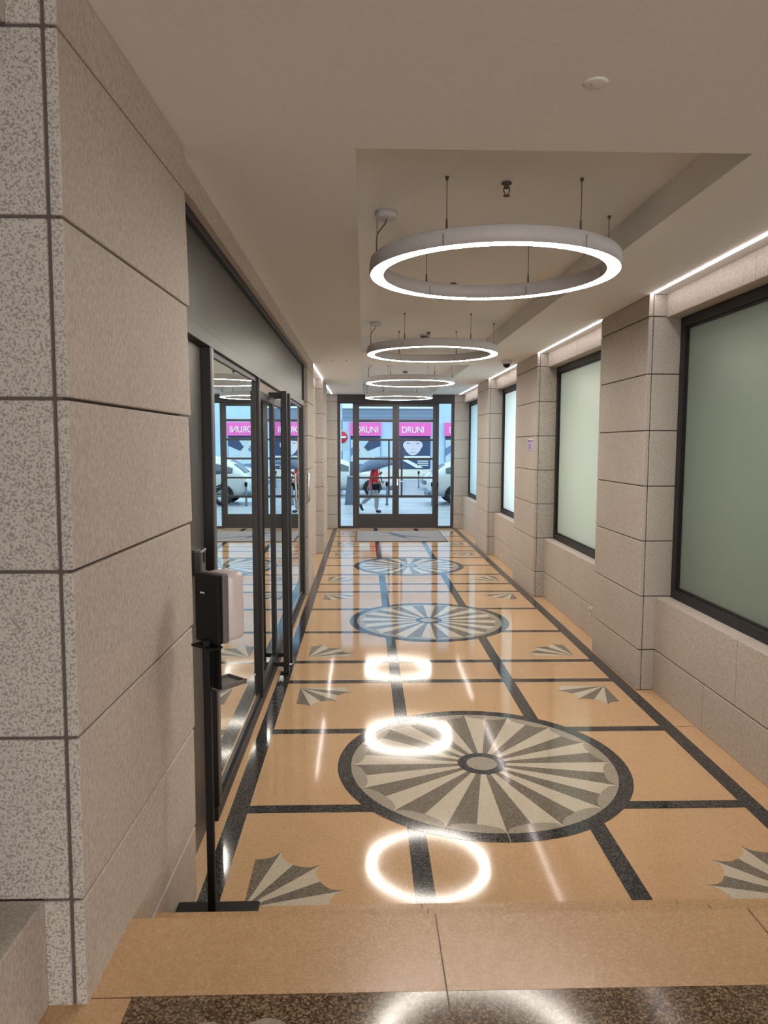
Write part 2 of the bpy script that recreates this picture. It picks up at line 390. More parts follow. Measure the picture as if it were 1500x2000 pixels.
# rooms behind the frosted windows, with added lights that brighten the panes
wo = MB(); wo.box(2.8, 3.9, 2.9, 17.3, -0.05, 0.0); wo.box(3.9, 4.0, 2.9, 17.3, 0, CZ)
for yq in (2.9, 6.3, 10.0, 13.6, 17.2): wo.box(2.8, 3.9, yq-0.05, yq+0.05, 0, CZ)
M['office'] = plain('office_wall_paint', (0.5, 0.5, 0.48), 0.9)
tag(wo.build('wall_office', 'office'), 'plain pale rooms behind the frosted windows', 'room', kind='structure')
def pane_backlight(y, w, energy, col):
    l = bpy.data.lights.new('pane_backlight', 'AREA'); l.shape = 'RECTANGLE'; l.size = w; l.size_y = 2.1; l.energy = energy; l.color = col
    o = bpy.data.objects.new('pane_backlight', l); C.objects.link(o); o.location = (3.75, y, 1.75); o.rotation_euler = (PI/2, 0, PI/2)  # unseen area light added to set the brightness of its pane
for q in BACKLIGHTS: pane_backlight(*q)

# left wall -------------------------------------------------------
def hexa(mb, b4, t4, mi):
    """block from four bottom and four top corners"""
    bm = bmesh.new(); vv = [bm.verts.new(q) for q in b4+t4]
    for q in [(0,3,2,1),(4,5,6,7),(0,1,5,4),(1,2,6,5),(2,3,7,6),(3,0,4,7)]: bm.faces.new([vv[i] for i in q])
    bmesh.ops.recalc_face_normals(bm, faces=bm.faces[:])
    bmesh.ops.bevel(bm, geom=bm.edges[:], offset=CH, segments=2, affect='EDGES', profile=0.5)
    mb.bm(bm, mi, False, 1)
near = lambda z: -0.757+0.0065*z            # x of the corner towards the viewer
far = lambda z: -0.741+0.0105*z             # x of the far corner
pl = MB()
zs = [0.0]+JZ+[CZ]
for a, b2 in zip(zs[:-1], zs[1:]):
    a, b2 = a+G, b2-G
    f4 = lambda z, o0, o1, ya, yb: [(near(z)-o1, ya, z), (near(z)-o0, ya, z), (far(z)-o0, yb, z), (far(z)-o1, yb, z)]
    hexa(pl, f4(a, 0, 0.030, 1.855, 3.05), f4(b2, 0, 0.030, 1.855, 3.05-0.02*b2), 0)
    hexa(pl, f4(a, 0.040, 0.5, 1.855, 3.05), f4(b2, 0.040, 0.5, 1.855, 3.05-0.02*b2), 1)
pl.add([(-0.77,1.863,0),(-0.77,2.97,0),(-1.2,2.97,0),(-1.2,1.863,0),(-0.755,1.863,CZ),(-0.735,2.95,CZ),(-1.2,2.95,CZ),(-1.2,1.863,CZ)],
       [(0,1,2,3),(4,5,6,7),(0,1,5,4),(1,2,6,5),(2,3,7,6),(3,0,4,7)], 2)
tag(pl.build('stone_column', ['stone', 'rough', 'mortar']), 'big grey granite pillar close to the viewer, before the glazed shop front', 'column', kind='structure')
wl = MB()
def left_block(x1, y0, y1, lo=0.0, hi=CZ, mi=0):
    for a, b2 in zip(zs[:-1], zs[1:]):
        if b2 > lo+0.02: wl.cbox(x1-0.3, x1, y0, y1, max(a, lo)+G, b2-G, CH, mi, 2)
left_block(-0.735, 9.53, 10.66)                     # pilasters
left_block(-0.735, 13.21, 14.40)
wl.box(-1.3, -0.745, 9.54, 10.65, 0, CZ, 1); wl.box(-1.3, -0.745, 13.22, 14.39, 0, CZ, 1)
left_block(-0.872, 10.66, 13.21); left_block(-0.872, 14.40, 17.15)
wl.box(-1.4, -0.88, 10.6, 17.15, 0, CZ, 1)
# lintel over the shop front
for i in range(3): wl.cbox(-1.1, -0.733, 3.02+i*2.17+0.002, 3.02+(i+1)*2.17-0.002, 3.045, CZ, CH, 0)
# wall before the pillar (window apron and lintel)
for i in range(2):
    wl.cbox(-1.3, -0.855, -1.2+i*1.527, -1.2+(i+1)*1.527-0.003, LZ, 0.785, CH, 0)
    wl.cbox(-1.3, -0.855, -1.2+i*1.527, -1.2+(i+1)*1.527-0.003, 3.0, CZ, CH, 0)
wl.box(-1.5, -1.30, -9, 1.9, 0, CZ, 1); wl.cbox(-1.3, -0.757, -9, -1.2, LZ, CZ, CH, 0)
wl.box(-1.25, -1.15, 1.85, 3.1, 0, CZ, 1)
tag(wl.build('wall_left', ['stone', 'mortar', 'rough']), 'grey granite wall courses before and beyond the glazed shop front', 'wall', kind='structure')
window(5, -1.2, 1.853, 'dark framed frosted window beside the viewer, before the big pillar', -0.972, 0.786, 2.999, -1)

# end wall around the entrance
we = MB()
for x0, x1 in ((-1.4, -0.628), (2.140, 2.70)):
    for a, b2 in zip(zs[:-1], zs[1:]): we.cbox(x0, x1, 17.15, 17.45, a+G, b2-G, CH, 0)
    we.box(x0+0.01, x1-0.01, 17.16, 17.44, 0, CZ, 1)
we.box(-30, -1.4, 17.16, 17.6, 0, 9, 2); we.box(2.70, 30, 17.16, 17.6, 0, 9, 2); we.box(-1.4, 2.70, 17.16, 17.6, CZ+0.005, 9, 2)
tag(we.build('wall_end', ['rough', 'mortar', 'plaster']), 'granite end wall holding the glazed entrance doors', 'wall', kind='structure')
wb = MB(); wb.box(-1.5, 2.8, -9.3, -9.0, 0, CZ)
tag(wb.build('wall_back', ['plaster']), 'plain grey wall closing the hall behind the viewer', 'wall', kind='structure')

# shop interior behind the glass
si = MB()
si.box(-6.0, -0.86, 2.9, 9.9, -0.05, -0.002, 1)
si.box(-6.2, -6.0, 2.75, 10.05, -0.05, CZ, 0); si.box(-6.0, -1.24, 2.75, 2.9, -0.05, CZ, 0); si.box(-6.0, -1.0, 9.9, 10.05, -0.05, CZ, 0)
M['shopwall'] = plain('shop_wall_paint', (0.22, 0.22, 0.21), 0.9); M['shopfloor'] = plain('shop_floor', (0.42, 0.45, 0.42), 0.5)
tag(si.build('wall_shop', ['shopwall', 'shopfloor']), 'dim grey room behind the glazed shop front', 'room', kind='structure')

# ================================================================ SHOP FRONT (door_2)
XF = -0.775
sf = thing('door_2', (XF, 3.1, 0), 'dark metal and glass shop front with tall double doors and pull handles', 'shop front', kind='structure')
def SB(boxes, name, m, parent=sf, c=0.003):
    mb = MB()
    for q in boxes: mb.cbox(*q, c, 0)
    o = mb.build(name, m, None); o.parent = parent
    o.location = (-XF, -3.1, 0) if parent is sf else (0, 0, 0)
    return o
XG = -0.803     # glass plane
SB([(XF-0.09, XF, 3.70, 9.49, 0.0, 0.07)], 'sill_rail', 'frame')
SB([(XF-0.09, XF, 3.02, 9.49, 2.49, 2.56)], 'transom_rail', 'bronze')
SB([(XF-0.06, XF-0.02, 3.02, 9.46, 2.565, 3.0)], 'header_panel', 'bronze')
SB([(XF-0.09, XF+0.006, 3.02, 9.49, 3.0, 3.042), (XF-0.09, XF, 9.44, 9.49, 2.56, 3.0)], 'head_rail', 'frame')
SB([(XF-0.09, XF-0.045, 3.0, 3.70, 0.0, 2.49)], 'side_panel', 'bronze')
SB([(XF-0.09, XF, 3.72, 3.80, 0.07, 2.49)], 'post', 'frame'); SB([(XF-0.004, XF+0.002, 3.74, 3.80, 0.07, 2.49)], 'post_cover', 'steel_post')
for y0, y1 in ((5.42, 5.475), (7.19, 7.265), (9.30, 9.35)): SB([(XF-0.09, XF, y0, y1, 0.07, 2.49)], 'post', 'frame')
SB([(XF-0.09, XF+0.003, 9.40, 9.49, 0.07, 2.49)], 'post', 'steel_post')
SB([(XF-0.085, XF-0.012, 9.352, 9.40, 0.07, 2.49)], 'side_panel', 'frame')
for y0, y1 in ((3.80, 5.42), (7.265, 9.30)):
    SB([(XG-0.03, XG+0.010, y0, y1, 0.07, 0.105), (XG-0.03, XG+0.010, y0, y1, 2.455, 2.49), (XG-0.03, XG+0.010, y0, y0+0.03, 0.105, 2.455), (XG-0.03, XG+0.010, y1-0.03, y1, 0.105, 2.455)], 'pane_frame', 'frame')
    g = MB(); g.poly([(XG,y0+0.03,0.105),(XG,y1-0.03,0.105),(XG,y1-0.03,2.455),(XG,y0+0.03,2.455)]); o = g.build('glass_pane', 'glass', None); o.parent = sf; o.location = (-XF, -3.1, 0)
SB([(XF-0.07, XF-0.028, 5.478, 7.188, 2.41, 2.487)], 'door_head_panel', 'stone')
hp = [(5.48, 6.325, 6.18), (6.335, 7.185, 6.465)]
for y0, y1, hy in hp:
    lf = SB([(XG-0.02, XG+0.022, y0, y1, 0.075, 0.15), (XG-0.02, XG+0.022, y0, y1, 2.34, 2.405), (XG-0.02, XG+0.022, y0, y0+0.055, 0.15, 2.34), (XG-0.02, XG+0.022, y1-0.055, y1, 0.15, 2.34)], 'door_leaf', 'frame')
    g = MB(); g.poly([(XG+0.005,y0+0.055,0.15),(XG+0.005,y1-0.055,0.15),(XG+0.005,y1-0.055,2.34),(XG+0.005,y0+0.055,2.34)]); g.build('glass_pane', 'glass', lf)
    hb = MB(); hb.cbox(-0.700, -0.652, hy-0.03, hy+0.03, 0.015, 2.445, 0.004)
    for z in (0.07, 2.40): hb.box(XG+0.0, -0.690, hy-0.012, hy+0.012, z, z+0.035)
    hb.build('pull_handle', 'frame', lf)
hb = MB(); hb.tube([(XF+0.005, 9.44, 1.25), (XF+0.055, 9.44, 1.25), (XF+0.055, 9.44, 1.62), (XF+0.005, 9.44, 1.62)], 0.013, 8)
o = hb.build('steel_pull', 'chrome', None); o.parent = sf; o.location = (-XF, -3.1, 0)

# ================================================================ ENTRANCE (door_1)
YD = 17.17
en = thing('door_1', (0.757, YD, 0), 'dark metal double entrance door with square panes and narrow sidelights', 'entrance door', kind='structure')
def EB(boxes, name, m, parent=en, c=0.003):
    mb = MB()
    for q in boxes: mb.cbox(*q, c, 0)
    o = mb.build(name, m, None); o.parent = parent
    if parent is en: o.location = (-0.757, -YD, 0)
    return o
EB([(-0.628, 2.140, YD, YD+0.10, 2.962, CZ-0.002), (-0.628, -0.558, YD, YD+0.10, 0, 2.985), (2.073, 2.140, YD, YD+0.10, 0, 2.985),
    (-0.558, -0.262, YD, YD+0.10, 0, 0.055), (1.775, 2.073, YD, YD+0.10, 0, 0.055), (-0.262, -0.205, YD, YD+0.10, 0, 2.985), (1.716, 1.775, YD, YD+0.10, 0, 2.985)], 'door_frame', 'dframe')
for x0, x1 in ((-0.558, -0.262), (1.775, 2.073)):
    g = MB(); g.poly([(x0,YD+0.05,0.055),(x1,YD+0.05,0.055),(x1,YD+0.05,2.985),(x0,YD+0.05,2.985)]); o = g.build('sidelight_pane', 'dglass', None); o.parent = en; o.location = (-0.757, -YD, 0)
rows = [(0.347, 0.739), (0.795, 1.191), (1.234, 1.640), (1.688, 2.087), (2.135, 2.531), (2.587, 2.891)]
for x0, x1, px0, px1, vb, hx in ((-0.203, 0.7575, -0.114, 0.677, (0.572, 0.613), None), (0.758, 1.714, 0.831, 1.633, (0.876, 0.918), 0.795)):
    bx = [(x0, px0, YD-0.005, YD+0.055, 0.008, 2.96), (px1, x1, YD-0.005, YD+0.055, 0.008, 2.96), (px0, px1, YD-0.005, YD+0.055, 2.891, 2.96), (px0, px1, YD-0.005, YD+0.055, 0.008, 0.347)]
    for (a, b2), (c2, d2) in zip(rows[:-1], rows[1:]): bx.append((px0, px1, YD+0.005, YD+0.045, b2, c2))
    for k in (1, 2, 3): bx.append((vb[0], vb[1], YD+0.005, YD+0.045, rows[k][0], rows[k][1]))
    lf = EB(bx, 'door_leaf', 'dframe')
    g = MB(); g.poly([(px0,YD+0.025,0.347),(px1,YD+0.025,0.347),(px1,YD+0.025,2.891),(px0,YD+0.025,2.891)]); g.build('glass_pane', 'dglass', lf)
    if hx:
        h = MB(); h.cbox(hx-0.016, hx+0.016, YD-0.018, YD-0.004, 1.03, 1.18, 0.003)
        h.tube([(hx, YD-0.01, 1.135), (hx, YD-0.06, 1.135), (hx+0.02, YD-0.065, 1.135), (hx+0.12, YD-0.06, 1.125)], 0.012, 8)
        h.build('lever_handle', 'chrome', lf)
EB([(0.60, 0.90, YD-0.05, YD-0.001, 2.99, 3.05)], 'door_closer', 'steel_post')
EB([(1.735, 1.775, YD-0.03, YD-0.001, 0.98, 1.10), (1.735, 1.765, YD-0.03, YD-0.001, 0.52, 0.58)], 'lock_case', 'frame')

# ================================================================ RING LAMPS
def ring_lamp(cx, cyy):
    t = thing('ring_lamp', (cx, cyy, 3.0), 'white ring pendant lamp nearest the viewer, lit, hung from the long coffer', 'pendant lamp', 'ring pendant lamps along the corridor ceiling')
    R0, R1, H = 0.648, 0.728, 0.085
    h = MB(); h.lathe([(R0, -0.001), (R0+0.003, -0.001), (R0+0.003, 0.006), (R1-0.003, 0.006), (R1-0.003, -0.001), (R1, -0.001), (R1, H-0.006), (R1-0.006, H), (R0+0.006, H), (R0, H-0.006)], n=96, closed=True); h.build('ring_housing', 'ringwhite', t)
    d = MB()
    for k in range(6):
        a0 = math.radians(60*k+0.25); a1 = math.radians(60*k+59.75)
        d.lathe([(R0+0.0035, 0.0055), (R0+0.0035, -0.0004), (R1-0.0035, -0.0004), (R1-0.0035, 0.0055)], n=20, a0=a0, a1=a1, closed=True)
    d.build('lamp_diffuser', 'ring_e', t)
    for k in range(6):
        a = math.radians(60*k); x, yy = 0.688*math.cos(a), 0.688*math.sin(a)
        w = MB(); w.tube([(x, yy, H), (x, yy, CF-3.0)], 0.0022, 6); w.tube([(x, yy, H), (x, yy, H+0.055), (x, yy, H+0.06)], [0.0065, 0.005, 0.002], 8)
        w.lathe([(0.0, CF-3.0-0.018), (0.006, CF-3.0-0.018), (0.011, CF-3.0)], (x, yy, 0), 10)
        w.build('suspension_wire', 'wire', t)
        ca, sa = math.cos(a), math.sin(a)
        for r in (R0-0.0015, R1+0.0015): c1 = MB(); c1.tube([(r*ca, r*sa, 0.0), (r*ca, r*sa, 0.06)], 0.0035, 6); c1.build('joint_clip', 'chrome', t)
    cp = MB(); cp.lathe([(0.0, 0.31), (0.058, 0.31), (0.062, 0.314), (0.062, 0.35), (0.0, 0.35)], (-0.632, -0.03, 0), 24); cp.build('ceiling_canopy', 'ringwhite', t)
    pc = MB(); pc.tube([(-0.632, -0.03, 0.31), (-0.64, -0.03, 0.285), (-0.665, -0.02, 0.255), (-0.686, -0.01, 0.23), (-0.690, -0.01, 0.2), (-0.690, -0.01, H)], 0.0042, 8); pc.build('power_cable', 'wire', t)
    return t
r0 = ring_lamp(0.765, 4.38)
dup(r0, (0.765, 8.20, 3.0), 'white ring pendant lamp second from the viewer, lit, in the long coffer')
dup(r0, (0.762, 12.02, 3.0), 'white ring pendant lamp third from the viewer, lit')
dup(r0, (0.757, 15.80, 3.0), 'white ring pendant lamp right in front of the entrance door header, lit')
# LED tapes along the ceiling edge
def led(x, y0, y1, label, side):
    mb = MB(); mb.box(x-0.008, x+0.008, y0+0.01, y1-0.01, CZ-0.006, CZ)
    t = tag(mb.build('led_strip', 'led_e'), label, 'strip light', 'LED strips along the ceiling edge')
led(2.240, 3.13, 5.70, 'lit LED line in the ceiling over the green frosted window', 1)
led(2.240, 6.84, 9.35, 'lit LED line in the ceiling over the pale second frosted window', 1)
led(2.240, 10.63, 13.0, 'lit LED line in the ceiling behind the dome camera, over the third frosted window', 1)
led(2.240, 14.25, 17.0, 'lit LED line in the ceiling over the last frosted window', 1)
led(-0.748, 10.66, 13.21, 'lit LED line in the ceiling just beyond the shop front', -1)
led(-0.748, 14.40, 17.0, 'lit LED line in the ceiling ending at the entrance, shop front side', -1)

# ================================================================ CEILING FITTINGS
def sprinkler(x, y, label):
    t = thing('sprinkler_head', (x, y, CF), label, 'sprinkler', 'sprinkler heads in the coffer')
    mb = MB(); mb.lathe([(0.0, 0.0), (0.026, 0.0), (0.026, -0.008), (0.012, -0.012), (0.012, -0.03), (0.0, -0.03)], n=16); mb.build('escutcheon', 'wire', t)
    mb = MB()
    for s in (-1, 1): mb.tube([(0.012*s, 0, -0.02), (0.016*s, 0, -0.04), (0.004*s, 0, -0.062)], 0.003, 6)
    mb.build('yoke', 'wire', t)
    mb = MB(); mb.lathe([(0.0, -0.062), (0.018, -0.064), (0.018, -0.068), (0.0, -0.069)], n=14); mb.build('deflector', 'wire', t)
sprinkler(0.739, 3.86, 'metal sprinkler head in the coffer above the nearest ring lamp')
sprinkler(0.753, 6.20, 'metal sprinkler head seen through the nearest ring lamp')
sprinkler(0.780, 8.86, 'metal sprinkler head beside the smoke detector above the second ring lamp')
def detector(x, y, label):
    t = thing('smoke_detector', (x, y, CF), label, 'smoke detector', 'smoke detectors in the coffers')
    mb = MB(); mb.lathe([(0.0, 0.0), (0.055, 0.0), (0.055, -0.015), (0.05, -0.018), (0.0, -0.018)], n=24); mb.build('mounting_base', 'white', t)
    mb = MB(); mb.lathe([(0.042, -0.018), (0.046, -0.03), (0.040, -0.042), (0.02, -0.048), (0.0, -0.048)], n=24); mb.build('sensor_cap', 'gplastic', t)
detector(0.740, 9.05, 'white smoke detector above the second ring lamp')
detector(0.757, 13.4, 'white smoke detector above the third ring lamp')
t = thing('dome_camera', (1.985, 10.15, CZ), 'white dome security camera with black dome under the ceiling', 'security camera')
mb = MB(); mb.lathe([(0.0, 0.0), (0.072, 0.0), (0.076, -0.012), (0.072, -0.042), (0.056, -0.052), (0.0, -0.052)], n=32); mb.build('camera_housing', 'white', t)
mb = MB(); mb.lathe([(0.050, -0.050)]+[(0.05*math.cos(q*PI/16), -0.054-0.05*math.sin(q*PI/16)) for q in range(0, 9)], n=28); mb.build('camera_dome', 'bplastic', t)
t = thing('ceiling_sensor', (0.752, 2.444, CZ), 'small round white sensor on the plain ceiling close to the viewer', 'sensor')
mb = MB(); mb.lathe([(0.0, 0.0), (0.040, 0.0), (0.039, -0.002), (0.030, -0.004), (0.0, -0.005)], n=28); mb.build('sensor_plate', 'ceil', t)
mb = MB(); mb.ball((-0.012, 0, -0.005), 0.004, n=10); mb.build('sensor_lens', 'chrome', t)
for x, yy, lab in ((-0.433, 10.22, 'tiny dark ceiling plug nearer the shop front wall'), (-0.242, 10.27, 'tiny dark ceiling plug nearer the coffer')):
    mb = MB(); mb.lathe([(0.0, CZ-0.006), (0.010, CZ-0.006), (0.012, CZ), (0.0, CZ)], (x, yy, 0), 12); tag(mb.build('ceiling_plug', 'wire'), lab, 'ceiling plug', 'ceiling plugs')

# ================================================================ SANITIZER STAND
t = thing('sanitizer_stand', (-0.59, 2.66, 0.16), 'black floor stand with white automatic hand sanitizer dispenser beside the big pillar', 'sanitizer dispenser')
mb = MB(); mb.cbox(-0.152, 0.172, -0.16, 0.100, 0.0, 0.014, 0.006); mb.build('base_plate', 'bsteel', t)
mb = MB(); mb.cbox(-0.022, 0.006, 0.03, 0.058, 0.014, 1.10, 0.003); mb.build('pole', 'bsteel', t)
ROT = Matrix.Translation((0.008, 0.075, 0)) @ Matrix.Rotation(math.radians(-40), 4, 'Z')
def rot_part(mb, name, m, parent=t):
    mb.v = [tuple(ROT @ Vector(q)) for q in mb.v]
    return mb.build(name, m, parent)
mb = MB(); mb.cbox(-0.068, 0.068, -0.03, 0.0, 1.085, 1.352, 0.008)
bp = rot_part(mb, 'back_plate', 'bplastic')
mb = MB(); mb.cbox(-0.03, -0.005, -0.0312, -0.0295, 1.275, 1.281, 0.0003); rot_part(mb, 'maker_mark', 'wplastic', bp)
mb = MB(); mb.cbox(-0.068, 0.068, 0.0, 0.028, 1.085, 1.352, 0.006); rot_part(mb, 'dispenser_bezel', 'gplastic')
bm = bmesh.new(); bmesh.ops.create_cube(bm, size=1)
for v in bm.verts: v.co = Vector((v.co.x*0.134, 0.0275+(v.co.y+0.5)*0.085, 1.2185+v.co.z*0.264))
bmesh.ops.bevel(bm, geom=[e for e in bm.edges if all(q.co.y > 0.1 for q in e.verts)]+[e for e in bm.edges if abs(e.verts[0].co.y-e.verts[1].co.y) > 0.05], offset=0.024, segments=5, affect='EDGES', profile=0.5)
mb = MB().bm(bm, 0, True); rot_part(mb, 'dispenser_cover', 'wplastic')
mb = MB(); mb.cbox(-0.062, 0.062, -0.055, -0.0, 1.068, 1.078, 0.003); mb.cbox(-0.052, 0.052, -0.012, 0.0, 0.905, 1.085, 0.004)
rot_part(mb, 'tray_bracket', 'bsteel')
mb = MB(); mb.cbox(-0.055, 0.055, -0.012, 0.12, 0.900, 0.908, 0.003)
for bx in ((-0.055, -0.049, 0.0, 0.12), (0.049, 0.055, 0.0, 0.12), (-0.055, 0.055, 0.114, 0.12)): mb.box(*bx, 0.908, 0.918)
rot_part(mb, 'drip_tray', 'gplastic')

# ================================================================ WALL FITTINGS
t = thing('card_reader', (-0.822, 3.50, 1.365), 'silver and black card reader on the dark side panel by the big pillar', 'card reader')
mb = MB(); mb.cbox(0.0, 0.040, -0.045, 0.055, 0.0, 0.125, 0.008); mb.build('reader_housing', 'steel_post', t)
mb = MB(); mb.cbox(0.004, 0.044, -0.047, 0.057, 0.112, 0.128, 0.006); mb.build('top_cap', 'chrome', t)
mb = MB(); mb.cbox(0.040, 0.043, 0.0, 0.045, 0.06, 0.11, 0.001); mb.build('reader_window', 'bplastic', t)
def socket(y, z, label):
    t = thing('wall_socket', (2.365, y, z), label, 'socket', 'white sockets low on the granite wall')
    mb = MB(); mb.cbox(-0.009, 0.001, -0.042, 0.042, -0.042, 0.042, 0.003); mb.build('socket_plate', 'white', t)
    mb = MB(); mb.lathe([(0.0, -0.0095), (0.020, -0.0095), (0.021, -0.0085)], n=20, axis='x'); mb.build('socket_well', 'gplastic', t)
socket(7.35, 0.272, 'white wall socket low on the granite beneath the pale second frosted window')
socket(12.17, 0.09, 'white wall socket low on the granite beneath the third frosted window')
M['paper'] = plain('lilac_paper', (0.60, 0.45, 0.85), 0.6); M['ink'] = plain('dark_blue_ink', (0.03, 0.02, 0.10), 0.6); M['paperw'] = plain('white_paper', (0.8, 0.78, 0.82), 0.6)
t = thing('wall_notice', (2.226, 9.62, 1.925), 'small purple and white notice fixed to a granite column', 'notice')
mb = MB(); mb.box(-0.006, 0.0, -0.13, 0.15, 0.0, 0.158, 0); mb.build('notice_sheet', 'paper', t)
mb = MB(); mb.box(-0.0075, -0.006, -0.13, 0.15, 0.138, 0.158, 0); mb.box(-0.0075, -0.006, -0.11, -0.09, 0.01, 0.10, 0); mb.build('white_band', 'paperw', t)
mb = MB()
for y0 in (-0.10, 0.0, 0.09): mb.add([(-0.0078, y0-0.03, 0.135), (-0.0078, y0+0.04, 0.135), (-0.0078, y0+0.01, 0.10)], [(0,1,2)])
for i in range(4): mb.box(-0.0072, -0.006, -0.06, 0.12-0.02*(i % 2), 0.02+i*0.018, 0.027+i*0.018)
mb.build('printed_marks', 'ink', t)

# ================================================================ DOOR MAT
t = thing('door_mat', (0.782, 15.66, 0.003), 'grey entrance mat with a dark blue swoosh before the entrance doors', 'door mat')
mb = MB(); mb.cbox(-0.955, 0.955, -0.89, 0.89, 0.0, 0.009, 0.002); mb.build('mat_border', 'rubber', t)
mb = MB(); mb.cbox(-0.935, 0.935, -0.87, 0.87, 0.008, 0.012, 0.001); mb.build('mat_carpet', 'mat', t)
mb = MB()
BZ = [0.0125]
def brush(pts, ws):
    BZ[0] += 0.0004
    L, Rr = [], []
    for i, q in enumerate(pts):
        a = Vector(pts[max(i-1, 0)]); b2 = Vector(pts[min(i+1, len(pts)-1)]); d = (b2-a).normalized(); n = Vector((-d.y, d.x))
        L.append(Vector(q)+n*ws[i]); Rr.append(Vector(q)-n*ws[i])
    for i in range(len(pts)-1): mb.poly([(*L[i], BZ[0]), (*L[i+1], BZ[0]), (*Rr[i+1], BZ[0]), (*Rr[i], BZ[0])])
brush([(-0.45, 0.72), (-0.2, 0.55), (-0.08, 0.2), (0.05, -0.2), (0.12, -0.45)], [0.02, 0.06, 0.09, 0.07, 0.02])
brush([(-0.15, 0.3), (0.05, -0.05), (0.25, -0.1), (0.55, -0.35), (0.75, -0.4)], [0.05, 0.09, 0.06, 0.05, 0.01])
brush([(-0.5, -0.1), (-0.25, 0.05), (-0.05, 0.1)], [0.005, 0.03, 0.05])
brush([(0.15, -0.62), (0.22, -0.5)], [0.05, 0.01])
mb.build('printed_swoosh', 'matmark', t)

# ================================================================ STREET OUTSIDE
M['paving'] = plain('wet_pale_paving', (0.50, 0.50, 0.53), 0.32, var=0.08, scale=0.8)
M['asphalt'] = plain('wet_asphalt', (0.34, 0.36, 0.39), 0.28, var=0.08, scale=0.7)
M['facade'] = plain('pale_render', (0.50, 0.65, 0.79), 0.8, var=0.02, scale=2)
M['fascia'] = plain('grey_blue_fascia', (0.22, 0.27, 0.36), 0.6)
M['cornice'] = plain('white_cornice', (0.80, 0.80, 0.78), 0.8)
M['signpink'] = plain('magenta_sign', (0.97, 0.14, 0.48), 0.5, var=0.0)
M['letter'] = plain('white_letters', (0.90, 0.90, 0.90), 0.5, var=0.01)
M['navy'] = plain('navy_display', (0.045, 0.065, 0.14), 0.5)
M['steelblue'] = plain('blue_grey_print', (0.16, 0.22, 0.38), 0.6)
M['palep'] = plain('pale_print', (0.52, 0.62, 0.68), 0.6)
M['whitep'] = plain('white_print', (0.78, 0.80, 0.80), 0.6)
M['skinp'] = plain('printed_skin', (0.70, 0.62, 0.68), 0.6, var=0.02)
M['shadep'] = plain('printed_shade', (0.30, 0.27, 0.36), 0.6)
M['plinth'] = plain('cream_plinth', (0.74, 0.70, 0.62), 0.7)
M['carwhite'] = plain('white_car_paint', (0.72, 0.73, 0.72), 0.25, var=0.01, coat=0.6)
M['carglass'] = plain('dark_car_glass', (0.05, 0.075, 0.085), 0.08, spec=0.8)
M['tyre'] = plain('tyre_rubber', (0.018, 0.018, 0.02), 0.8)
M['rim'] = plain('alloy_rim', (0.45, 0.45, 0.47), 0.3, metal=0.8)
M['redlens'] = plain('red_lens', (0.55, 0.03, 0.05), 0.2)
M['greyst'] = plain('grey_street_metal', (0.15, 0.18, 0.24), 0.5)
M['red'] = plain('sign_red', (0.68, 0.02, 0.045), 0.5, var=0.01)
M['jacket'] = plain('red_jacket_cloth', (0.80, 0.04, 0.055), 0.7, var=0.1)
M['trouser'] = plain('grey_trouser_cloth', (0.34, 0.35, 0.38), 0.85, var=0.04)
M['shoe'] = plain('dark_shoe_leather', (0.03, 0.035, 0.05), 0.5)
M['skin'] = plain('skin', (0.62, 0.40, 0.30), 0.6, var=0.03)
M['hair'] = plain('dark_hair', (0.03, 0.025, 0.025), 0.6)
M['canopy'] = plain('blue_grey_umbrella_cloth', (0.13, 0.17, 0.27), 0.6, var=0.08)
g = MB(); g.box(-30, 30, 17.45, 26.9, -0.15, -0.012, 0)
for i in range(7): g.box(-30, 30, 18.6+i*1.2, 18.615+i*1.2, -0.05, -0.0115, 1)
tag(g.build('pavement', ['paving', 'greyst']), 'wet pale paving outside the entrance', 'pavement', kind='structure')
g = MB(); g.box(-30, 30, 26.9, 41.0, -0.15, -0.06, 0); g.box(-30, 30, 26.75, 26.9, -0.1, -0.011, 1); g.box(-30, 30, 41.0, 46.0, -0.15, -0.012, 1)
tag(g.build('street', ['asphalt', 'paving']), 'wet grey street between the pavement and the shops', 'street', kind='structure')

YB2 = 46.0; S = YB2/1410.5
X_ = lambda px: (px-711)*S
Z_ = lambda py: 2-(py-868)*S
bd = thing('shop_building', (3.0, YB2, -0.012), 'pale building across the street with magenta shop signs over display windows', 'building')
def BP(mb, name, mats, parent=bd):
    o = mb.build(name, mats, parent)
    if parent is bd: o.location = (-3.0, -YB2, 0.012)
    return o
w = MB(); w.box(-20, 26, YB2, YB2+8, -0.01, 12); BP(w, 'facade_wall', 'facade')
w = MB(); w.box(-1.35, 4.6, YB2-0.25, YB2, 4.25, 4.62); w.box(-20, -1.6, YB2-0.2, YB2, 4.2, 4.5); BP(w, 'cornice', 'cornice')
w = MB(); w.box(-1.35, 4.5, YB2-0.12, YB2, 3.52, 4.25)
for z in (3.7, 3.95): w.box(-1.35, 4.5, YB2-0.14, YB2-0.12, z, z+0.03)
BP(w, 'fascia', 'fascia')
w = MB(); w.box(-20, 26, YB2-0.35, YB2, 0, Z_(916)); BP(w, 'plinth', 'plinth')
bays = [(-6.9, -4.9), (-3.9, -1.95), (X_(684), X_(744)), (X_(778.5), X_(841)), (X_(868), X_(925)), (8.1, 10.1), (11.2, 13.2)]
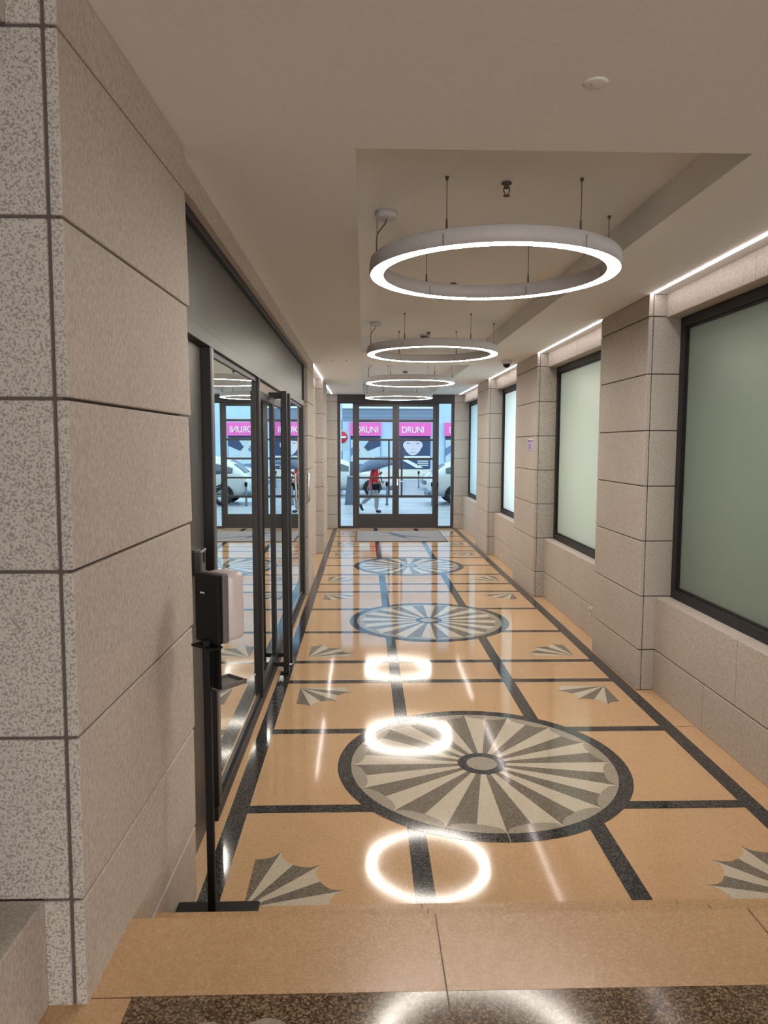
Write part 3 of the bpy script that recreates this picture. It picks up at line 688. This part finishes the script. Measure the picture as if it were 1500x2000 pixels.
for i, (a, b2) in enumerate(bays):
    sg = MB(); sg.box(a, b2, YB2-0.28, YB2, Z_(851.5), Z_(826)); sgo = BP(sg, 'shop_sign', 'signpink')
    tx = a+0.16+(0.19 if i == 2 else 0.08 if i == 4 else 0.0)
    m4 = Matrix.Translation((tx, YB2-0.30, Z_(845.5))) @ Matrix.Rotation(PI/2, 4, 'X')
    text_mesh('DRUNI', 0.565, 0.02, 'letter', 'sign_lettering', sgo, m4, 0.86)
    wn = MB(); wn.box(a+0.03, b2-0.03, YB2-0.10, YB2, Z_(915), Z_(852)); wno = BP(wn, 'display_window', 'navy')
    cx = (a+b2)/2; wdt = b2-a
    if i % 2 == 1 or i == 5:      # portrait poster
        p = MB(); yp = YB2-0.12
        def el(cx_, cz, rx, rz, dy, mi, a0=0, a1=360):
            p.poly([(cx_+rx*math.cos(math.radians(a0+(a1-a0)*k/28)), yp-dy, cz+rz*math.sin(math.radians(a0+(a1-a0)*k/28))) for k in range(29 if a1-a0 < 360 else 28)], mi)
        fx, fz = X_(806) if i == 3 else cx, Z_(868)
        p.box(a+0.04, b2-0.04, yp, yp+0.02, Z_(896), Z_(857), 0)
        p.poly([(fx+0.62*math.cos(t2)*(1.0 if math.sin(t2) > -0.2 else 0.96-0.16*abs(math.sin(t2))), yp-0.002, fz-0.02+(0.33 if math.sin(t2) > 0 else 0.66)*math.sin(t2)) for t2 in [2*PI*k/40 for k in range(40)]], 1)
        for sx in (-1, 1):
            el(fx+sx*0.30, fz+0.07, 0.13, 0.032, 0.004, 2); el(fx+sx*0.30, fz+0.07, 0.04, 0.032, 0.006, 0)
            p.poly([(fx+sx*0.13, yp-0.004, fz+0.19), (fx+sx*0.32, yp-0.004, fz+0.25), (fx+sx*0.50, yp-0.004, fz+0.18), (fx+sx*0.32, yp-0.004, fz+0.215)], 2)
        el(fx-0.05, fz-0.30, 0.045, 0.018, 0.004, 2); el(fx+0.06, fz-0.30, 0.045, 0.018, 0.004, 2)
        el(fx, fz-0.50, 0.20, 0.022, 0.004, 2)
        p.box(a+0.35, b2-0.05, yp-0.01, yp, Z_(896), Z_(890), 3)
        BP(p, 'portrait_poster', ['navy', 'skinp', 'shadep', 'whitep'])
        p = MB(); p.add([(a+0.2, YB2-0.125, Z_(898)), (a+0.55, YB2-0.125, Z_(897)), (b2-0.45, YB2-0.125, Z_(913)), (b2-0.9, YB2-0.125, Z_(913.5))], [(0,1,2,3)])
        for k in range(3): p.box(b2-0.85, b2-0.15, YB2-0.125, YB2-0.12, Z_(909-k*4), Z_(907.3-k*4))
        BP(p, 'lower_display', 'whitep')
    else:
        p = MB(); yp = YB2-0.12; zb, zt = Z_(914), Z_(859)
        p.box(a+0.05, b2-0.05, yp, yp+0.02, zb, zt, 0)
        q = lambda pts, mi, dy: p.poly([(cx+x*wdt/2, yp-dy, zb+z*(zt-zb)) for x, z in pts], mi)
        q([(-0.95, 0.42), (-0.95, 0.70), (-0.45, 0.86), (-0.25, 0.68)], 1, 0.002)
        q([(-0.10, 0.74), (0.25, 0.99), (0.95, 0.99), (0.95, 0.78), (0.15, 0.60)], 2, 0.002)
        q([(-0.80, 0.99), (-0.45, 0.99), (0.55, 0.22), (0.20, 0.22)], 3, 0.004)
        for k in range(4): q([(-0.74+k*0.09, 0.99), (-0.72+k*0.09, 0.99), (0.28+k*0.09, 0.22), (0.26+k*0.09, 0.22)], 2, 0.006)
        q([(-0.95, 0.02), (-0.95, 0.18), (0.95, 0.10), (0.95, 0.02)], 1, 0.002)
        BP(p, 'brush_poster', ['palep', 'steelblue', 'navy', 'whitep'])

# ---------------------------------------------------------------- cars
def car(x, y, rz, L, label, mirror_front=1):
    t = thing('car', (x, y, -0.012 if y < 26.9 else -0.06), label, 'car', None, None, rz)
    # stations from front (x=0) to rear (x=-L): hw, zb, zbelt, zroof, roof half width
    k = L/4.3
    st = [(0.0, 0.62, 0.30, 0.58, 0.60, 0.55), (-0.12, 0.78, 0.22, 0.74, 0.76, 0.72), (-0.7, 0.86, 0.20, 0.86, 0.90, 0.78), (-1.20, 0.88, 0.20, 0.93, 0.98, 0.74),
          (-1.75, 0.89, 0.20, 0.95, 1.38, 0.62), (-2.3, 0.89, 0.20, 0.96, 1.50, 0.60), (-3.2, 0.89, 0.20, 0.98, 1.49, 0.59), (-3.75, 0.88, 0.22, 1.00, 1.38, 0.60), (-4.12, 0.84, 0.28, 0.98, 1.06, 0.70), (-4.3, 0.72, 0.36, 0.80, 0.84, 0.62)]
    vs_, fs = [], []
    for sx, hw, zb, zm, zr, rw in st:
        sx *= k
        prof = [(hw*0.92, zb), (hw, (zb+zm)/2), (hw*0.985, zm), (rw, zr), (rw*0.55, zr+0.03)]
        vs_ += [(sx, -a, b2) for a, b2 in prof]+[(sx, a, b2) for a, b2 in reversed(prof)]
    n = 10
    for i in range(len(st)-1):
        for j in range(n): fs.append((i*n+j, i*n+(j+1) % n, (i+1)*n+(j+1) % n, (i+1)*n+j))
    fs += [list(range(n))[::-1], list(range((len(st)-1)*n, len(st)*n))]
    mb = MB(); mb.add(vs_, fs, 0, True)
    body = mb.build('car_body', 'carwhite', t)
    md = body.modifiers.new('subd', 'SUBSURF'); md.levels = 2; md.render_levels = 2
    # glass
    def pane(q, name):
        gm = MB(); n_ = 6; q = [Vector(p) for p in q]
        pts = [(q[0]*(1-u)*(1-v)+q[1]*u*(1-v)+q[2]*u*v+q[3]*(1-u)*v) for v in [j/n_ for j in range(n_+1)] for u in [i/n_ for i in range(n_+1)]]
        gm.add(pts, [(j*(n_+1)+i, j*(n_+1)+i+1, (j+1)*(n_+1)+i+1, (j+1)*(n_+1)+i) for j in range(n_) for i in range(n_)], 0, True)
        o = gm.build(name, 'carglass', t)
        sw = o.modifiers.new('hug', 'SHRINKWRAP'); sw.target = body; sw.wrap_method = 'NEAREST_SURFACEPOINT'; sw.wrap_mode = 'OUTSIDE_SURFACE'; sw.offset = 0.012
    for s in (-1, 1):
        def gp(i0, f0, i1, f1):
            out = []
            for i, lo, hi in ((i0, f0[0], f0[1]), (i1, f1[0], f1[1])):
                sx, hw, zb, zm, zr, rw = st[i]
                for f in (lo, hi): out.append((sx*k, s*(hw*0.985*(1-f)+rw*f+0.012), zm*(1-f)+zr*f))
            return [out[0], out[2], out[3], out[1]]
        for i0, f0, i1, f1 in ((4, (0.14, 0.60), 5, (0.12, 0.80)), (5, (0.12, 0.80), 6, (0.12, 0.80)), (6, (0.12, 0.80), 7, (0.2, 0.62))): pane(gp(i0, f0, i1, f1), 'side_window')
    for (i0, i1, nm, dx) in ((3, 4, 'windscreen', 0.05), (7, 8, 'rear_window', -0.03)):
        a, b2 = st[i0], st[i1]
        pane([(a[0]*k+dx, -a[5]*0.85, a[4]+0.03), (a[0]*k+dx, a[5]*0.85, a[4]+0.03), (b2[0]*k+dx, b2[5]*0.85, b2[4]+0.03), (b2[0]*k+dx, -b2[5]*0.85, b2[4]+0.03)], nm)
    for s in (-1, 1):
        for wx in (-0.82, -3.42):
            wmb = MB(); wmb.lathe([(0.20, -0.09), (0.29, -0.10), (0.325, -0.06), (0.325, 0.06), (0.29, 0.10), (0.20, 0.09)], (wx*k, s*0.80, 0.325), 28, axis='y', closed=True)
            wo = wmb.build('wheel', 'tyre', t)
            rm = MB(); rm.lathe([(0.0, s*0.055), (0.05, s*0.075), (0.06, s*0.06)], (wx*k, s*0.80, 0.325), 16, axis='y'); rm.lathe([(0.19, s*0.09), (0.205, s*0.095), (0.205, s*0.05), (0.19, s*0.05)], (wx*k, s*0.80, 0.325), 28, axis='y', closed=True)
            for q in range(5):
                a = 2*PI*q/5; rm.tube([(wx*k, s*0.865, 0.325), (wx*k+0.195*math.cos(a), s*0.875, 0.325+0.195*math.sin(a))], 0.022, 6)
            rm.build('alloy_rim', 'rim', wo)
            ar = MB(); ar.lathe([(0.33, s*0.085), (0.375, s*0.09), (0.375, s*0.10), (0.33, s*0.098)], (wx*k, s*0.80, 0.325), 20, axis='y', a0=-0.1, a1=PI+0.1, closed=True); ar.build('wheel_arch', 'tyre', t)
        lm = MB(); lm.ball((-4.15*k, s*0.68, 0.86), 0.11, 0, 0.5, 0.8, 0.9, 12); lm.build('tail_light', 'redlens', t)
        lm = MB(); lm.ball((-0.16*k, s*0.60, 0.66), 0.12, 0, 0.7, 1.0, 0.6, 12); lm.build('headlight', 'rim', t)
    for xa, xb, hw in ((-4.34, -4.1, 0.74), (-0.2, 0.03, 0.68)):
        bm_ = MB(); bm_.cbox(xa*k, xb*k, -hw, hw, 0.25, 0.44, 0.03); bm_.build('bumper', 'greyst', t)
    return t
car(6.45, 24.6, 0, 4.3, 'white car seen through the sidelight, rear end towards the doors')
car(1.15, 29.3, 0, 4.3, 'white car parked behind the walking person, bonnet showing')
car(2.72, 33.4, PI, 4.2, 'white car farther up the street behind the thin bollard')

# ---------------------------------------------------------------- street furniture
def bollard(x, y, h, label):
    t = thing('bollard', (x, y, -0.012 if y < 26.9 else -0.06), label, 'bollard', 'street bollards')
    mb = MB(); mb.lathe([(0.0, 0.0), (0.055, 0.0), (0.05, 0.03), (0.038, 0.06), (0.036, h-0.14), (0.0, h-0.14)], n=16); mb.build('post', 'greyst', t)
    mb = MB(); mb.lathe([(0.036, h-0.14), (0.05, h-0.13), (0.05, h-0.02), (0.03, h), (0.0, h)], n=16); mb.build('bollard_cap', 'bsteel', t)
bollard(0.765, 24.0, 0.78, 'grey bollard with dark cap beside the walking person')
bollard(2.25, 23.7, 0.78, 'grey bollard by the rear of the white car, mirrored in the shop front glass')
bollard(2.62, 34.6, 0.80, 'thin grey bollard in the middle of the second door leaf, far across the street')
t = thing('street_cabinet', (-0.40, 24.4, -0.012), 'grey street cabinet with sloping front outside the sidelight', 'street cabinet')
mb = MB(); mb.add([(-0.25,-0.25,0),(0.26,-0.25,0),(0.26,0.25,0),(-0.25,0.25,0),(-0.16,-0.18,0.92),(0.24,-0.18,0.92),(0.24,0.22,0.92),(-0.16,0.22,0.92)], [(0,3,2,1),(4,5,6,7),(0,1,5,4),(1,2,6,5),(2,3,7,6),(3,0,4,7)]); mb.build('cabinet_body', 'greyst', t)
mb = MB(); mb.cbox(-0.18, 0.26, -0.21, 0.24, 0.92, 0.97, 0.01); mb.build('cabinet_lid', 'rim', t)
mb = MB(); mb.cbox(-0.08, 0.22, 0.0, 0.20, 0.97, 1.44, 0.02); mb.build('upper_box', 'greyst', t)
t = thing('road_sign', (-1.04, 34.0, -0.06), 'round red no entry sign on a grey post', 'road sign')
mb = MB(); mb.tube([(0.0, 0.04, 0), (0.0, 0.04, 3.2)], 0.04, 10); mb.build('sign_post', 'greyst', t)
mb = MB(); mb.box(-0.30, 0.30, 0.0, 0.02, 1.75, 2.72); mb.build('backing_board', 'palep', t)
mb = MB(); mb.lathe([(0.0, -0.03), (0.265, -0.03), (0.27, -0.02), (0.27, 0.0), (0.0, 0.0)], (0, 0, 2.395), 36, axis='y'); sd = mb.build('sign_disc', 'red', t)
mb = MB(); mb.cbox(-0.20, 0.20, -0.034, -0.029, 2.35, 2.44, 0.002); mb.build('white_bar', 'letter', sd)
t = thing('lamp_post', (-1.02, 31.0, -0.06), 'tall pale lamp post outside the sidelight', 'lamp post')
mb = MB(); mb.lathe([(0.0, 0.0), (0.11, 0.0), (0.10, 0.5), (0.06, 0.55), (0.05, 6.0), (0.0, 6.0)], n=16); mb.build('post', 'palep', t)
mb = MB(); mb.tube([(0, 0, 6.0), (0.2, -0.1, 6.2), (0.7, -0.3, 6.25)], 0.035, 8); mb.cbox(0.6, 1.1, -0.4, -0.2, 6.18, 6.26, 0.02); mb.build('lamp_arm', 'palep', t)

# ---------------------------------------------------------------- walking person
def skin_obj(name, chains, m, parent, sub=2):
    """chains: list of (start_key or None, [(x,y,z,r), ...]); merged where points coincide"""
    bm = bmesh.new(); lay = bm.verts.layers.skin.verify(); idx = {}
    def V(q):
        kx = tuple(round(a, 4) for a in q[:3])
        if kx not in idx:
            v = bm.verts.new(q[:3]); v[lay].radius = (q[3], q[3]); idx[kx] = v
        return idx[kx]
    first = None
    for ch in chains:
        prev = None
        for q in ch:
            v = V(q)
            if first is None: first = v
            if prev is not None and bm.edges.get((prev, v)) is None: bm.edges.new((prev, v))
            prev = v
    first[lay].use_root = True
    me = bpy.data.meshes.new(name); bm.to_mesh(me); bm.free(); me.materials.append(M[m])
    o = bpy.data.objects.new(name, me); C.objects.link(o); o.parent = parent
    o.modifiers.new('skin', 'SKIN').use_smooth_shade = True
    s2 = o.modifiers.new('subd', 'SUBSURF'); s2.levels = 1; s2.render_levels = sub
    return o
pp = thing('person', (0.29, 21.3, -0.012), 'person in a red jacket and grey trousers walking past the doors under an umbrella', 'person')
def hand(wr, palm, d, side, curl):
    """palm + five separate bent fingers; wr, palm: points, d: finger direction, side: knuckle line direction"""
    d = Vector(d).normalized(); side = Vector(side).normalized(); cu = Vector(curl).normalized()
    P = Vector(palm); out = [[(*wr, 0.026), (*P, 0.030)]]
    for k, ln in ((-1.5, 0.060), (-0.5, 0.072), (0.5, 0.068), (1.5, 0.052)):
        b0 = P+side*k*0.019+d*0.035; b1 = b0+d*ln*0.5+cu*0.012; b2 = b1+(d*0.3+cu)*ln*0.45; 
        out.append([(*P, 0.030), (*b0, 0.0105), (*b1, 0.0095), (*b2, 0.0085)])
    t0 = P-side*0.028+d*0.002; t1 = t0-side*0.018+d*0.022+cu*0.012
    out.append([(*P, 0.030), (*t0, 0.012), (*t1, 0.0095)])
    return out
pel, spn, chs, nk, nk2, hd, ht = (0, 0, 0.86, 0.12), (0.01, 0, 1.03, 0.115), (0.025, 0, 1.24, 0.13), (0.05, 0, 1.36, 0.052), (0.062, 0, 1.405, 0.05), (0.085, 0, 1.49, 0.088), (0.078, 0, 1.56, 0.074)
wrR, wrL = (0.155, -0.235, 0.94), (0.155, 0.13, 1.12)
body = [[pel, spn, chs, nk, nk2, hd, ht], [hd, (0.158, 0, 1.485, 0.020), (0.187, 0, 1.475, 0.012)], [nk2, (0.145, 0, 1.425, 0.034)],
        [chs, (0.02, -0.16, 1.30, 0.06), (-0.03, -0.235, 1.10, 0.045), (*wrR, 0.026)], [chs, (0.03, 0.16, 1.30, 0.06), (0.06, 0.22, 1.10, 0.045), (*wrL, 0.026)],
        [pel, (0.01, -0.09, 0.82, 0.09), (0.085, -0.09, 0.46, 0.058), (0.075, -0.09, 0.10, 0.040), (0.10, -0.09, 0.045, 0.038), (0.20, -0.09, 0.035, 0.030)],
        [pel, (-0.01, 0.09, 0.82, 0.09), (-0.11, 0.09, 0.47, 0.058), (-0.355, 0.09, 0.27, 0.040), (-0.385, 0.09, 0.20, 0.036), (-0.33, 0.09, 0.06, 0.030)]]
body += hand(wrR, (0.225, -0.235, 0.905), (1, 0, -0.35), (0, 1, 0), (-0.2, 0, -1)) + hand(wrL, (0.20, 0.10, 1.165), (0.6, -0.5, 0.3), (-0.2, 0.1, 1), (-0.5, -0.8, 0))
skin_obj('body', body, 'skin', pp)
skin_obj('jacket', [[(0, 0, 0.66, 0.165), (0.0, 0, 0.80, 0.165), (0.01, 0, 1.02, 0.155), (0.025, 0, 1.22, 0.158), (0.045, 0, 1.345, 0.085), (0.055, 0, 1.375, 0.07)],
    [(0.025, 0, 1.22, 0.158), (0.02, -0.165, 1.29, 0.085), (-0.03, -0.24, 1.10, 0.070), (0.125, -0.235, 0.955, 0.050)], [(0.025, 0, 1.22, 0.158), (0.03, 0.165, 1.29, 0.085), (0.06, 0.225, 1.10, 0.070), (0.13, 0.145, 1.11, 0.050)]], 'jacket', pp)
skin_obj('trousers', [[(0, 0, 0.84, 0.135), (0.01, -0.09, 0.78, 0.102), (0.085, -0.09, 0.46, 0.075), (0.075, -0.09, 0.11, 0.062)], [(0, 0, 0.84, 0.135), (-0.01, 0.09, 0.78, 0.102), (-0.11, 0.09, 0.47, 0.075), (-0.345, 0.09, 0.275, 0.062)]], 'trouser', pp)
skin_obj('shoe', [[(0.06, -0.09, 0.075, 0.052), (0.10, -0.09, 0.052, 0.050), (0.17, -0.09, 0.046, 0.045), (0.225, -0.09, 0.042, 0.036)]], 'shoe', pp)
skin_obj('shoe', [[(-0.385, 0.09, 0.265, 0.052), (-0.395, 0.09, 0.20, 0.050), (-0.355, 0.09, 0.115, 0.044), (-0.315, 0.09, 0.048, 0.034)]], 'shoe', pp)
skin_obj('hair', [[(0.035, 0, 1.44, 0.075), (0.045, 0, 1.51, 0.092), (0.062, 0, 1.565, 0.088), (0.10, 0, 1.590, 0.06)]], 'hair', pp)
for s in (-1, 1):
    e_ = MB(); e_.ball((0.160, s*0.032, 1.512), 0.011, n=8); e_.build('eye', 'hair', pp)
    e_ = MB(); e_.ball((0.085, s*0.088, 1.485), 0.026, 0, 0.7, 0.35, 1.1, 10); e_.build('ear', 'skin', pp)
e_ = MB(); e_.ball((0.166, 0, 1.437), 0.018, 0, 0.5, 1.2, 0.35, 8); e_.build('mouth', 'redlens', pp)
um = thing('umbrella', (0.29, 21.3, 1.0), 'blue grey umbrella tilted over the walking person', 'umbrella')
AX = Matrix.Translation((0.20, 0.07, 0.08)) @ Matrix.Rotation(math.radians(-14), 4, 'Y')
mb = MB(); ring_pts = []
nr, na = 6, 8
for j in range(nr+1):
    u = j/nr; r = 0.62*math.sin(u*PI/2*0.93)/math.sin(PI/2*0.93); h = 0.56-0.36*(1-math.cos(u*PI/2*0.93))
    for k in range(na*4):
        sc = 1-0.05*u*math.sin(PI*((k % 4)/4))
        ring_pts.append((r*sc*math.cos(2*PI*k/(na*4)), r*sc*math.sin(2*PI*k/(na*4)), h))
fs = []
for j in range(nr):
    for k in range(na*4): fs.append((j*na*4+k, j*na*4+(k+1) % (na*4), (j+1)*na*4+(k+1) % (na*4), (j+1)*na*4+k))
mb.add(ring_pts, fs, 0, True); mb.v = [tuple(AX @ Vector(q)) for q in mb.v]
cn = mb.build('umbrella_canopy', 'canopy', um); sd_ = cn.modifiers.new('thick', 'SOLIDIFY'); sd_.thickness = 0.004
mb = MB(); mb.tube([(0, 0, -0.10), (0, 0, 0.60)], 0.007, 8); mb.v = [tuple(AX @ Vector(q)) for q in mb.v]; mb.build('umbrella_shaft', 'bsteel', um)
mb = MB(); mb.tube([(0, 0, -0.18), (0, 0, 0.0)], 0.014, 8); mb.tube([(0, 0, -0.18), (0.02, 0, -0.21), (0.05, 0, -0.205), (0.06, 0, -0.18)], 0.012, 8); mb.v = [tuple(AX @ Vector(q)) for q in mb.v]; mb.build('umbrella_handle', 'bsteel', um)
for k in range(8):
    mb = MB(); a = 2*PI*k/8; mb.tube([(0, 0, 0.50), (0.28*math.cos(a), 0.28*math.sin(a), 0.47), (0.60*math.cos(a), 0.60*math.sin(a), 0.235)], 0.003, 5); mb.v = [tuple(AX @ Vector(q)) for q in mb.v]; mb.build('umbrella_rib', 'bsteel', um)
bg_ = thing('shoulder_bag', (0.35, 21.03, 0.68), 'black bag carried at the hip of the person in red', 'bag')
mb = MB(); mb.cbox(-0.12, 0.10, -0.055, 0.045, 0.0, 0.17, 0.025); mb.build('bag_body', 'bsteel', bg_)
mb = MB(); mb.cbox(-0.122, 0.102, -0.06, -0.05, 0.09, 0.175, 0.004); mb.build('bag_flap', 'bplastic', bg_)
mb = MB(); mb.tube([(-0.10, 0.0, 0.16), (-0.12, -0.005, 0.40), (-0.08, 0.05, 0.62), (-0.03, 0.20, 0.72), (0.0, 0.28, 0.71)], 0.009, 6); mb.build('bag_strap', 'bplastic', bg_)
